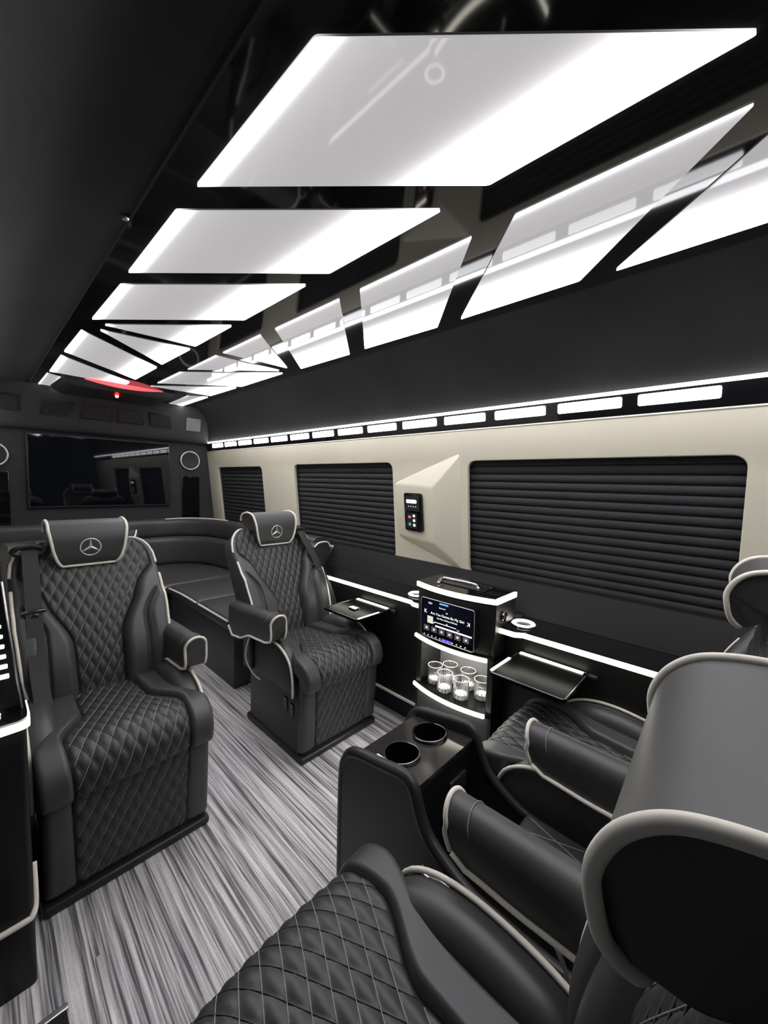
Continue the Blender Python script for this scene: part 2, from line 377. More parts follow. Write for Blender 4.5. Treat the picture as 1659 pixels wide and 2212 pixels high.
# light bar above the windows (black trim, cove line, cells)
def light_bar(mf, y0, ncell, lab, ystart):
    sg = 1 if mf(1.) == 1. else -1
    root = empty('light_bar', (mf(1.68), y0, 1.52)); tag(root, lab, 'light bar', 'wall light bars')
    o0 = np.array(root.location)
    def put(name, vf, m, **k): return obj(name, ([np.array(p)-o0 for p in vf[0]], vf[1]), m, root, **k)
    secs = [[(mf(wx(1.52)-.010), y, 1.522), (mf(wx(1.60)-.012), y, 1.600), (mf(1.700), y, 1.603), (mf(1.705), y, 1.522)] for y in (y0, Y1-.01)]
    put('bar_panel', loft(secs), GLOSS, smooth=False)
    put('cove_strip', box(min(mf(wx(1.605)-.022), mf(1.70)), max(mf(wx(1.605)-.022), mf(1.70)), y0, Y1-.01, 1.6025, 1.612, .002), LED_W)
    for k in range(ncell):
        ye = ystart+.2815*k
        poly = rrect(ye-.230, ye, 1.551, 1.590, .006, 3)
        secs = [[(mf(wx(z)-.0105), y, z) for y, z in poly], [(mf(wx(z)-.0165), y, z) for y, z in poly]]
        put('light_cell', loft(secs), LED_C)
light_bar(lambda x: x, Y0, 14, 'black light bar with glowing cells above the wide right-hand blinds', .332)
light_bar(mir, 1.24, 10, 'black light bar with glowing cells along left wall', 1.458)

# pillar bulge between the windows with control panel
def wp(y, z, off): return (wx(z, off)-.008, y, z)
A, B, C_, D, E_, F_ = wp(1.530, 1.249, .012), wp(1.085, 1.415, .0), wp(1.222, 1.229, .07), wp(1.212, .935, .07), wp(1.515, .943, .012), wp(1.080, .790, .0)
A2, E2 = wp(1.535, 1.252, -.004), wp(1.520, .940, -.004)
bm = bmesh.new(); vv = [bm.verts.new(p) for p in (A, B, C_, D, E_, F_, A2, E2)]
for q in ((0, 2, 3, 4), (0, 1, 2), (1, 5, 3, 2), (4, 3, 5), (6, 0, 4, 7), (6, 1, 0), (7, 4, 5)): bm.faces.new([vv[i] for i in q])
bmesh.ops.bevel(bm, geom=[e for e in bm.edges if not e.is_boundary], offset=.012, segments=3, affect='EDGES', profile=.5)
bm.verts.index_update(); vf = ([tuple(v.co) for v in bm.verts], [tuple(v.index for v in f.verts) for f in bm.faces]); bm.free()
tag(obj('wall_right_pillar', vf, BEIGE, None, True, 50), 'faceted cream pillar cover between the windows', kind='structure')
ex = (Vector(C_)-Vector(A)).normalized(); ez = (Vector(C_)-Vector(D)).normalized(); en = ex.cross(ez).normalized()
if en.x > 0: en = -en
ez = (Vector((0, 0, 1))-en*en.z).normalized(); ex = ez.cross(en).normalized()
if ex.y > 0: ex = -ex
pc = Vector(A).lerp(Vector(C_), .53).lerp(Vector(E_).lerp(Vector(D), .53), .49)+en*.003
cp = empty('control_panel', pc); cp.matrix_world = Matrix.Translation(pc) @ Matrix((ex, ez, en)).transposed().to_4x4()
tag(cp, 'black rounded control panel with lit button on cream pillar', 'control panel')
def flat(poly, z0, z1): return prism(poly, 'z', z0, z1)
obj('faceplate', flat(rrect(-.074, .074, -.106, .106, .016), 0, .010), GLOSS, cp, True, 40)
u_ = obj('upper_switch', flat(rrect(-.060, .060, .008, .088, .006), .010, .017), PLASTIC, cp, True, 40)
obj('lit_bar', flat(rrect(-.042, .040, .052, .070, .006), .017, .019), emis('warm_indicator', (1, .93, .85), 3.), u_, True, 40)
for k in range(4): obj('icon', flat(rrect(-.03+.02*k, -.022+.02*k, .030, .036, .002), .017, .0175), emis('dim_icon', (.8, .75, .9), .5), u_)
l_ = obj('lower_socket', flat(rrect(-.052, .035, -.090, -.006, .006), .010, .014), PLASTIC, cp, True, 40)
for k in range(3): obj('indicator', flat(rrect(.004, .020, -.078+.026*k, -.064+.026*k, .005), .014, .016), emis('white_icon', (1, 1, 1), .9), l_)
obj('indicator', flat(rrect(-.036, -.016, -.034, -.020, .004), .014, .016), emis('red_icon', (.9, .15, .2), .5), l_)
obj('indicator', flat(rrect(-.034, -.018, -.076, -.060, .005), .014, .016), emis('teal_icon', (.2, .5, .6), .4), l_)

# ------------------------------------------------------------------ ceiling light panels (chevron)
LP = [([(.383, .536), (.818, .045), (.821, .483), (.380, .987)], 'L', 'largest ceiling light panel, nearest on the left row'),
      ([(.378, 1.115), (.819, .612), (.820, 1.051), (.378, 1.558)], 'L', 'second slanted ceiling light panel of the left row'),
      ([(.383, 1.681), (.817, 1.177), (.816, 1.622), (.378, 2.134)], 'L', 'third slanted ceiling light panel of the left row'),
      ([(.430, 2.172), (.812, 1.732), (.810, 2.137)], 'L', 'triangular ceiling light pointing left, nearer of the left pair'),
      ([(.430, 2.265), (.811, 2.212), (.804, 2.639)], 'L', 'triangular ceiling light pointing left, farther of the left pair'),
      ([(.372, 2.343), (.807, 2.742), (.803, 3.192), (.368, 2.809)], 'L', 'slanted ceiling light panel behind the left triangles'),
      ([(.367, 2.924), (.800, 3.331), (.800, 3.450), (.369, 3.427)], 'L', 'wedge-shaped ceiling light at the rear of the left row'),
      ([(.365, 3.503), (.470, 3.590), (.470, 4.12), (.360, 4.12)], 'L', 'small square ceiling light in the rear left corner'),
      ([(.383, -.035), (.818, -.525), (.821, -.088), (.380, .416)], 'L', 'ceiling light panel of the left row, directly overhead'),
      ([(.383, -.606), (.818, -1.096), (.821, -.659), (.380, -.155)], 'L', 'ceiling light panel of the left row, behind the overhead one'),
      ([(.96, -1.078), (1.385, -.663), (1.393, -.201), (.95, -.641)], 'R', 'ceiling light panel of the right row, foremost behind the viewer'),
      ([(.96, -.515), (1.385, -.10), (1.393, .362), (.95, -.078)], 'R', 'ceiling light panel cut by the right edge of the picture'),
      ([(.958, .048), (1.385, .465), (1.392, .919), (.952, .482)], 'R', 'long tilted ceiling light panel of the right row, nearest whole one'),
      ([(.957, .607), (1.398, 1.041), (1.388, 1.483), (.957, 1.055)], 'R', 'second whole ceiling light panel of the right row'),
      ([(.955, 1.164), (1.396, 1.609), (1.386, 2.039), (.952, 1.607)], 'R', 'third whole ceiling light panel of the right row'),
      ([(.946, 1.726), (1.325, 2.096), (.946, 2.127)], 'R', 'triangular ceiling light of the right row, nearer of its pair'),
      ([(.943, 2.207), (1.330, 2.190), (.946, 2.627)], 'R', 'triangular ceiling light of the right row, farther of its pair'),
      ([(.938, 2.740), (1.375, 2.225), (1.375, 2.769), (.938, 3.184)], 'R', 'slanted ceiling light panel behind the right triangles'),
      ([(.935, 3.333), (1.370, 2.850), (1.365, 3.294)], 'R', 'wedge-shaped ceiling light at the rear of the right row'),
      ([(1.246, 3.467), (1.377, 3.379), (1.385, 4.10), (1.270, 4.10)], 'R', 'small ceiling light in the rear right corner')]
for poly, row, lab in LP:
    c = np.mean(poly, 0); pts = []
    P = np.array(poly); n = len(P)
    for i in range(n):                                # round the corners a little
        a, b, d = P[i-1], P[i], P[(i+1) % n]
        for t in (0, .5, 1):
            p = b+(a-b)/np.linalg.norm(a-b)*.005*(1-t)+(d-b)/np.linalg.norm(d-b)*.005*t
            if t == .5: p = p*.6+b*.4
            pts.append(p-c)
    o = obj('panel_lamp', prism(pts, 'z', -.004, 0), PANEL_L if row == 'L' else PANEL_R, None, False)
    o.location = (c[0], c[1], 1.925)
    me = o.data; uvl = me.uv_layers.new(name='UVMap'); x0, x1 = P[:, 0].min()-c[0], P[:, 0].max()-c[0]
    for lp in me.loops:
        co = me.vertices[lp.vertex_index].co; uvl.data[lp.index].uv = ((co.x-x0)/(x1-x0), (co.y+1)/2)
    tag(o, lab, 'ceiling light', 'chevron ceiling light panels')
bt = obj('snap_button', lathe([(.0, -.004), (.007, -.004), (.009, 0), (.009, .004)], 16), CHROME); bt.location = (.297, 1.244, 1.921)
tag(bt, 'tiny chrome snap button beside the ceiling edge', 'button')

# ------------------------------------------------------------------ rear wall, TV, header
tag(obj('wall_back', box(-.05, 1.82, Y1, Y1+.06, 0, 1.96, 0), BACKW, None, False), 'dark charcoal rear wall', kind='structure')
tv = empty('television', (.80, Y1-.021, .98)); tag(tv, 'large switched-off television mounted on the rear wall', 'television')
obj('bezel', box(-.515, .515, -.012, .02, -.005, .588, .004), PLASTIC, tv); obj('screen', box(-.503, .503, -.0155, -.011, .008, .578, .001), TV, tv)
hd = empty('air_outlet_header', (.886, Y1, 1.59)); tag(hd, 'charcoal overhead air outlet header across the rear wall', 'air vent')
hp = crv([(0, 0), (-.07, .0), (-.115, .03), (-.15, .15), (-.17, .26), (-.18, .334)], 22)
xs = list(np.linspace(-.79, .70, 10))+[.735, .765, .785, .795]; secs = []
for xx in xs:
    k = max(0, (xx-.70)/.095); sc = math.sqrt(max(.02, 1-k*k)) if k > 0 else 1
    secs.append([(xx, p[0]*sc, p[1]) for p in hp]+[(xx, -.001, .334)])
obj('header_body', loft(secs), BACKW, hd, True, 40)
def header_pt(f):  # point and slope on the header face at height fraction
    p = hp; i = int(f*(len(p)-1)); return p[i], (p[min(i+1, len(p)-1)]-p[max(i-1, 0)])
(p_, t_) = header_pt(.66); tilt = math.atan2(-t_[0], t_[1])
def vent(poly, lab=None, m=GRILLE):
    n = 0
    o = empty('x'); COL.objects.unlink(o); bpy.data.objects.remove(o)
    ce = np.mean(poly, 0)
    v = obj('vent', prism([np.array(q)-ce for q in poly], 'y', -.012, .004), VOID, hd, True, 30)
    v.location = (ce[0], p_[0]-.002, p_[1]+ce[1]); v.rotation_euler = (tilt, 0, 0)
    P = np.array(poly)-ce; x0, x1 = P[:, 0].min(), P[:, 0].max(); z0, z1 = P[:, 1].min(), P[:, 1].max()
    rim = tube([(q[0], -.012, q[1]) for q in P], .005, 6, True); obj('vent_rim', rim, BACKW, v)
    bars = []
    for k in range(1, 10):
        xx = x0+(x1-x0)*k/10; bars.append(box(xx-.002, xx+.002, -.015, -.011, z0+.008, z1-.008, 0))
    for k in range(1, 6):
        zz = z0+(z1-z0)*k/6; bars.append(box(x0+.016, x1-.016, -.015, -.011, zz-.0016, zz+.0016, 0))
    obj('vent_mesh', join(*bars), m, v, False)
for poly in ([(-.52, -.05), (-.35, -.05), (-.325, .055), (-.50, .055)], [(-.275, -.05), (-.06, -.05), (-.06, .055), (-.255, .055)][:4],
             [(-.02, -.05), (.175, -.05), (.155, .055), (-.02, .055)], [(.235, -.05), (.40, -.05), (.38, .055), (.215, .055)], [(-.80, -.05), (-.64, -.05), (-.64, .055), (-.80, .055)]):
    vent(poly)
sg_ = obj('speaker_grille', prism(rrect(-.065, .065, -.06, .06, .008), 'y', -.008, .004), SPKG, hd, True, 30); sg_.location = (.600, p_[0]-.002, p_[1]); sg_.rotation_euler = (tilt, 0, 0)
# red alarm bulb under the ceiling, its reflected red painted as a glowing strip
rl = empty('red_alarm_light', (.80, 3.60, 1.925)); tag(rl, 'red glowing alarm light on black ceiling housing', 'lamp')
obj('housing', loft([[(-.34*s, -.12*s+q, z) for q in (0,)]+[(.34*s, -.12*s, z), (.36*s, .34, z), (-.36*s, .34, z)] for s, z in ((1.05, 0), (1, -.03), (.86, -.055))]), PLASTIC, rl, True, 40)
arc = [(x, -.145-.03*(1-(x/.24)**2), -.012) for x in np.linspace(-.24, .26, 16)]
obj('red_reflection', loft([[(x, y-.010, -.004), (x, y+.008, -.036*max(.15, 1-(x/.27)**2)), (x, y+.02, -.004)] for x, y, z in arc]), emis('red_reflection_glow', (1, .13, .15), .6), rl)
rb = obj('red_bulb', lathe([(0, -.012), (.008, -.010), (.012, -.003), (.012, .01)], 16), emis('red_bulb_glow', (1, .02, .02), 22.), rl); rb.location = (-.01, .05, -.062)
# round speakers + dark side panels on the rear wall
for x, z, lab in ((1.505, 1.418, 'round rear speaker with chrome ring beside the cream wall'), (.095, 1.385, 'round rear speaker with chrome ring at the left picture edge')):
    s = empty('round_speaker', (x, Y1, z)); tag(s, lab, 'speaker', 'rear wall speakers')
    c_ = obj('cone', lathe([(0, .010), (.03, .012), (.075, .022), (.082, .018)], 28), GRILLE, s); c_.rotation_euler = (math.pi/2, 0, 0)
    r_ = obj('ring', tube([(.088*math.cos(a), -.016, .088*math.sin(a)) for a in np.linspace(0, 2*math.pi, 40)[:-1]], .007, 8, True), SILVER, s)
for x, lab in ((1.51, 'dark glass panel below the right rear speaker'), (.10, 'dark glass panel below the left rear speaker')):
    o = obj('glass_panel', box(-.085, .085, -.012, .0, 0, .42, .006), GLOSS); o.location = (x, Y1, .84); tag(o, lab, 'panel', 'rear wall glass panels')

# ------------------------------------------------------------------ right side counter, cabinets, tower
def thing(name, loc, lab, cat, group=None, rz=0.): return tag(empty(name, loc, rz), lab, cat, group)
def shift(vf, o): return ([np.array(p)-np.array(o) for p in vf[0]],)+tuple(vf[1:])
TY0, TY1 = .712, 1.105
def cabinet(y0, y1, lab):
    t = thing('side_cabinet', (1.56, (y0+y1)/2, 0), lab, 'cabinet', 'black side cabinets'); o = np.array(t.location)
    obj('body', shift(box(1.50, 1.80, y0, y1, .135, .652, .004), o), SATIN, t)
    obj('kick', shift(box(1.545, 1.80, y0+.002, y1-.002, 0, .136, 0), o), NAVY, t, False)
    obj('base_trim', shift(box(1.492, 1.502, y0+.001, y1-.001, .126, .140, .003), o), CREAM, t)
    return t
cabinet(-.20, TY0-.002, 'black side cabinet under the counter behind the near right chair')
cabinet(TY1+.002, 2.12, 'black side cabinet under the counter behind the right reclining chair')
ct = thing('side_counter', (1.56, 1.0, .652), 'black counter ledge with glowing front edge along right wall', 'counter')
o = np.array(ct.location)
for y0, y1 in ((-.20, TY0), (TY1, 2.12)):
    obj('ledge', shift(box(1.474, 1.70, y0, y1, .6525, .676, .003), o), GLOSS, ct)
for sg_, y, ye in ((1, TY0, -.20), (-1, TY1, 2.12)):        # the ledge steps out in a small bay next to the tower
    pth = [(1.452, y), (1.452, y-sg_*.062), (1.472, y-sg_*.092), (1.472, ye)]
    obj('ledge_bay', shift(prism([(1.480, y)]+[(a, b) for a, b in pth[:3]]+[(1.480, y-sg_*.092)], 'z', .6526, .6758), o), GLOSS, ct, False)
    obj('led_strip', shift(loft([[(a-.0005, b, .654), (a-.007, b, .655), (a-.007, b, .672), (a-.0005, b, .673)] for a, b in pth]), o), LED_S, ct, False)
bs = obj('backsplash', loft([[(1.66, y, .677), (1.738, y, .812), (1.748, y, .812), (1.748, y, .677)] for y in (-.20, 2.12)]), mat('backsplash_black', (.012, .012, .0118), .5, spec=.25, bump=(200, .05)), None, False)
tag(bs, 'black sloping backsplash between counter and blinds', 'panel')
for y, lab in ((.66, 'glowing ring cup holder in the counter right of the tower'), (1.225, 'glowing ring cup holder in the counter left of the tower')):
    t = thing('ring_cup_holder', (1.555, y, .676), lab, 'cup holder', 'counter cup holders')
    obj('cup', lathe([(.030, .001), (.030, .002), (0, .0025)], 28), VOID, t); obj('light_ring', tube([(.040*math.cos(a), .040*math.sin(a), .005) for a in np.linspace(0, 2*math.pi, 36)[:-1]], .0055, 8, True), LED_S, t)
    obj('chrome_rim', tube([(.049*math.cos(a), .049*math.sin(a), .003) for a in np.linspace(0, 2*math.pi, 36)[:-1]], .004, 6, True), CHROME, t)

# fold-out trays
TRAYM = mat('tray_black', (.004, .004, .004), .25, spec=.05, var=(6, .1))
for y0, y1, lab, it in ((.385, .645, 'glossy black fold-out tray right of the tower', 0), (1.343, 1.605, 'glossy black fold-out tray beside the right reclining chair', 1)):
    t = thing('fold_out_tray', (1.50, (y0+y1)/2, .575), lab, 'tray', 'fold-out trays'); o = np.array(t.location); hy = (y1-y0)/2
    obj('tray_plate', prism([(p[0], p[1]) for p in rrect(-.255, -.002, -hy, hy, .012)], 'z', 0, .012), TRAYM, t, True, 30)
    obj('edge_rim', tube([(p[0], p[1], .011) for p in rrect(-.253, -.006, -hy+.002, hy-.002, .012)], .0028, 6, True), DKCHROME, t)
    obj('tray_reflection_strip', box(-.034, -.014, -hy+.015, hy-.012, .0125, .016, .001), TRAY_REFL, t)  # glowing strips stand in for counter and tower LEDs reflected in the plate
    if it == 0: obj('tray_reflection_strip', box(-.245, -.10, hy-.010, hy+.001, .0125, .016, .001), TRAY_REFL, t)
    else: obj('tray_reflection_strip', box(-.245, -.10, -hy-.001, -hy+.008, .0125, .016, .001), TRAY_REFL, t)
    obj('hinge', tube([(-.012, -hy-.03, .006), (-.012, -hy+.0, .006)], .010, 10), PLASTIC, t)
    if it: obj('clasp', box(-.17, -.135, -.02, .03, .0125, .02, .004), CHROME, t)

# bar tower with radio screen and lit glass niche
tw = thing('bar_tower', (1.50, .912, 0), 'black bar tower with radio screen and lit glass niche', 'cabinet'); TO = np.array((1.50, .912, 0.))
def front(y, bulge=.035): k = (y-(TY0+TY1)/2)/((TY1-TY0)/2); return 1.405-bulge*(1-k*k)
def slab(z0, z1, grow=0., xb=1.585, bulge=.035):
    ys = np.linspace(TY0-grow, TY1+grow, 18)
    return prism([(front(y, bulge)-grow, y) for y in ys]+[(xb, TY1+grow), (xb, TY0-grow)], 'z', z0, z1)
def arcstrip(z0, z1, out, th=.008, y0=TY0, y1=TY1, bulge=.035):
    ys = np.linspace(y0, y1, 24)
    return loft([[(front(y, bulge)-out, y, z0), (front(y, bulge)-out-th, y, z0+.002), (front(y, bulge)-out-th, y, z1-.002), (front(y, bulge)-out, y, z1)] for y in ys])
obj('top_slab', shift(slab(.775, .803), TO), GLOSS, tw, False)
obj('side_panel', shift(box(1.412, 1.585, TY0, TY0+.028, 0, .775, .003), TO), SATIN, tw)
obj('side_panel', shift(box(1.412, 1.585, TY1-.028, TY1, 0, .775, .003), TO), SATIN, tw)
obj('back_panel', shift(box(1.570, 1.585, TY0+.028, TY1-.028, 0, .775, 0), TO), mat('niche_grey', (.10, .10, .097), .5, var=(6, .1)), tw, False)
ys = np.linspace(TY0+.002, TY1-.002, 18)
obj('screen_fascia', shift(loft([[(front(y)+.012, y, .555), (front(y)+.006, y, .776), (front(y)+.14, y, .776), (front(y)+.14, y, .555)] for y in ys]), TO), SATIN, tw, True, 30)
obj('shelf', shift(slab(.545, .556), TO), SATIN, tw, False); obj('shelf', shift(slab(.305, .318, xb=1.572), TO), GLOSS, tw, False)
obj('lower_front', shift(loft([[(front(y)+.012, y, .0), (front(y)+.012, y, .305), (front(y)+.05, y, .305), (front(y)+.05, y, .0)] for y in ys]), TO), mat('tower_grey_front', (.10, .10, .098), .4, var=(6, .1)), tw, True, 30)
obj('led_strip', shift(arcstrip(.778, .800, 0), TO), LED_S, tw); obj('led_strip', shift(box(1.405, 1.58, TY0-.007, TY0, .778, .800, .002), TO), LED_S, tw)
obj('led_strip', shift(arcstrip(.537, .553, .0, .010, TY0+.022, TY1+.002), TO), LED_S, tw); obj('led_strip', shift(arcstrip(.303, .319, .0, .010, TY0+.022, TY1+.002), TO), LED_S, tw)
obj('top_tray', shift(box(1.45, 1.56, .79, 1.02, .803, .807, .003), TO), SATIN, tw)
obj('chrome_handle', shift(tube(crv([(1.42, 1.0, .806), (1.49, 1.03, .812), (1.505, .98, .812), (1.505, .86, .812), (1.47, .83, .806)], 24), .008, 8), TO), CHROME, tw)
for k in range(9): obj('vent_slit', shift(box(1.535, 1.543, .80+.022*k, .812+.022*k, .8065, .8085, 0), TO), CHROME, tw)
kn = obj('socket_knob', shift(tube([(1.475, TY0-.010, .715), (1.475, TY0+.002, .715)], .020, 18), TO), DKCHROME, tw); obj('socket_eye', shift(tube([(1.475, TY0-.013, .712), (1.475, TY0-.009, .712)], .010, 12), TO), VOID, kn)
niche_lamp = bpy.data.lights.new('niche_lamp', 'AREA'); niche_lamp.shape = 'RECTANGLE'; niche_lamp.size = .30; niche_lamp.size_y = .02; niche_lamp.energy = 1.0; niche_lamp.color = (1, .97, .9)
# radio
rd = empty('radio_screen', (0, 0, 0)); rd.parent = tw
rd.location = (front(.915)-.004-TO[0], .908-TO[1], .664); rd.rotation_euler = (0, math.radians(-2), 0)
bz = obj('radio_screen_bezel', prism(rrect(-.133, .133, -.086, .086, .010), 'x', -.010, .03), GLOSS, tw, True, 30); bz.location = rd.location; bz.rotation_euler = rd.rotation_euler
bpy.data.objects.remove(rd); rd = bz; rd.name = 'radio'
obj('radio_rim', tube([(-.010, p[0], p[1]) for p in rrect(-.133, .133, -.086, .086, .010)], .002, 6, True), ALU, rd)
obj('display', prism(rrect(-.126, .126, -.062, .080, .004), 'x', -.0112, -.0100), SCREEN, rd, True, 30)
WHT = emis('screen_white', (1, .97, .95), .9); DIMW = emis('screen_grey', (.5, .42, .45), .10); BLU = emis('screen_blue', (.1, .08, 1.), .7)
def text(s, yc, zc, size, m, align='CENTER', parent=rd, x=-.0118):
    cu = bpy.data.curves.new('text', 'FONT'); cu.body = s; cu.size = size; cu.align_x = align; cu.align_y = 'CENTER'; cu.resolution_u = 2
    t = bpy.data.objects.new('t', cu); COL.objects.link(t); dg = bpy.context.evaluated_depsgraph_get(); me = bpy.data.meshes.new_from_object(t.evaluated_get(dg)); bpy.data.objects.remove(t)
    for v in me.vertices: v.co = (0, -v.co.x, v.co.y)
    me.materials.clear(); me.materials.append(m)
    o_ = bpy.data.objects.new('screen_text', me); COL.objects.link(o_); o_.parent = parent; o_.location = (x, yc, zc); return o_
text('Are You Gonna Be My Girl', -.004, .026, .0152, WHT); text('Get Born (Deluxe Edition)', -.004, .010, .0095, WHT); text('Jet', -.004, .043, .009, WHT)
text('4:21', .083, .068, .013, WHT); text('Bluetooth', .02, .058, .008, WHT); text('K', .108, .028, .024, WHT); text('K', -.108, .022, .024, WHT).scale = (1, -1, 1); text('20', -.004, -.006, .008, WHT)
text('0:35', .066, -.016, .007, WHT); text('3:34', -.060, -.016, .007, WHT)
def sbar(y0, y1, z0, z1, m, nm='screen_graphic', r=.001): return obj(nm, prism(rrect(y0, y1, z0, z1, r, 2), 'x', -.0118, -.0112), m, rd, False)
sbar(.068, .098, -.022, .010, emis('album_art', (.62, .56, .5), .7)); sbar(-.05, .062, -.0120, -.0095, WHT); sbar(-.125, .055, -.0300, -.0235, emis('screen_bar', (.95, .93, .9), .9)); sbar(-.010, .035, .073, .080, emis('sky_tab', (.1, .35, .8), .8))
for k in range(6):
    sbar(.088-.040*k, .116-.040*k, -.058, -.034, DIMW, 'button'); sbar(.097-.040*k, .107-.040*k, -.050, -.041, WHT, 'icon', .003)
for k in range(11): sbar(.112-.021*k, .117-.021*k, -.080, -.076, WHT, 'key_light', .001)
sbar(-.030, .022, -.084, -.074, BLU, 'key_light', .003)

# tumblers in the niche
def tumbler(n=20):
    pr = [(.0, .0), (.026, .0), (.030, .003), (.0345, .082), (.0335, .0845), (.0315, .082), (.0275, .020), (0, .016)]
    V, Fc = [], []; m = 40
    for r, z in pr:
        for k in range(m):
            rr = r+(.0012*math.cos(20*2*math.pi*k/m) if .002 < z < .05 and r > .029 else 0)
            V.append((rr*math.cos(2*math.pi*k/m), rr*math.sin(2*math.pi*k/m), z))
    for i in range(len(pr)-1):
        for k in range(m): Fc.append((i*m+k, i*m+(k+1) % m, (i+1)*m+(k+1) % m, (i+1)*m+k))
    return V, Fc
gl_lab = ['clear tumbler at the front left of the lit niche', 'clear tumbler at the front middle of the lit niche', 'clear tumbler half hidden at the right niche panel', 'clear tumbler at the back middle of the lit niche', 'clear tumbler at the back right of the lit niche', 'clear tumbler behind the front left tumbler']
g0 = None
for (x, y), lab in zip([(1.432, .955), (1.437, .872), (1.500, .806), (1.520, .985), (1.528, .893), (1.462, 1.030)], gl_lab):
    if g0 is None:
        g0 = o = obj('whisky_tumbler', tumbler(), GLASS)
        obj('rim', tube([(.0335*math.cos(q), .0335*math.sin(q), .0845) for q in np.linspace(0, 2*math.pi, 33)[:-1]], .0016, 6, True), FROST, o)
        obj('cut_base', lathe([(0, .0185), (.0262, .0205), (.0275, .022), (.0268, .0165), (0, .0162)], 28), FROST, o)
        for q in np.linspace(0, 2*math.pi, 13)[:-1]: obj('facet', box(-.0012, .0012, -.0022, .0022, .006, .034, .0008), FROST, o).matrix_local = Matrix.Rotation(q, 4, 'Z') @ Matrix.Translation((.0312, 0, 0))
    else:
        o = g0.copy(); COL.objects.link(o)
        for ch in list(g0.children):
            c_ = ch.copy(); COL.objects.link(c_); c_.parent = o
    o.location = (x, y, .3195); tag(o, lab, 'glass', 'tumblers in the lit niche')
lo = bpy.data.objects.new('niche_lamp', niche_lamp); COL.objects.link(lo); lo.parent = tw; lo.location = (1.46-TO[0], 0, .540); lo.rotation_euler = (0, 0, math.pi/2)

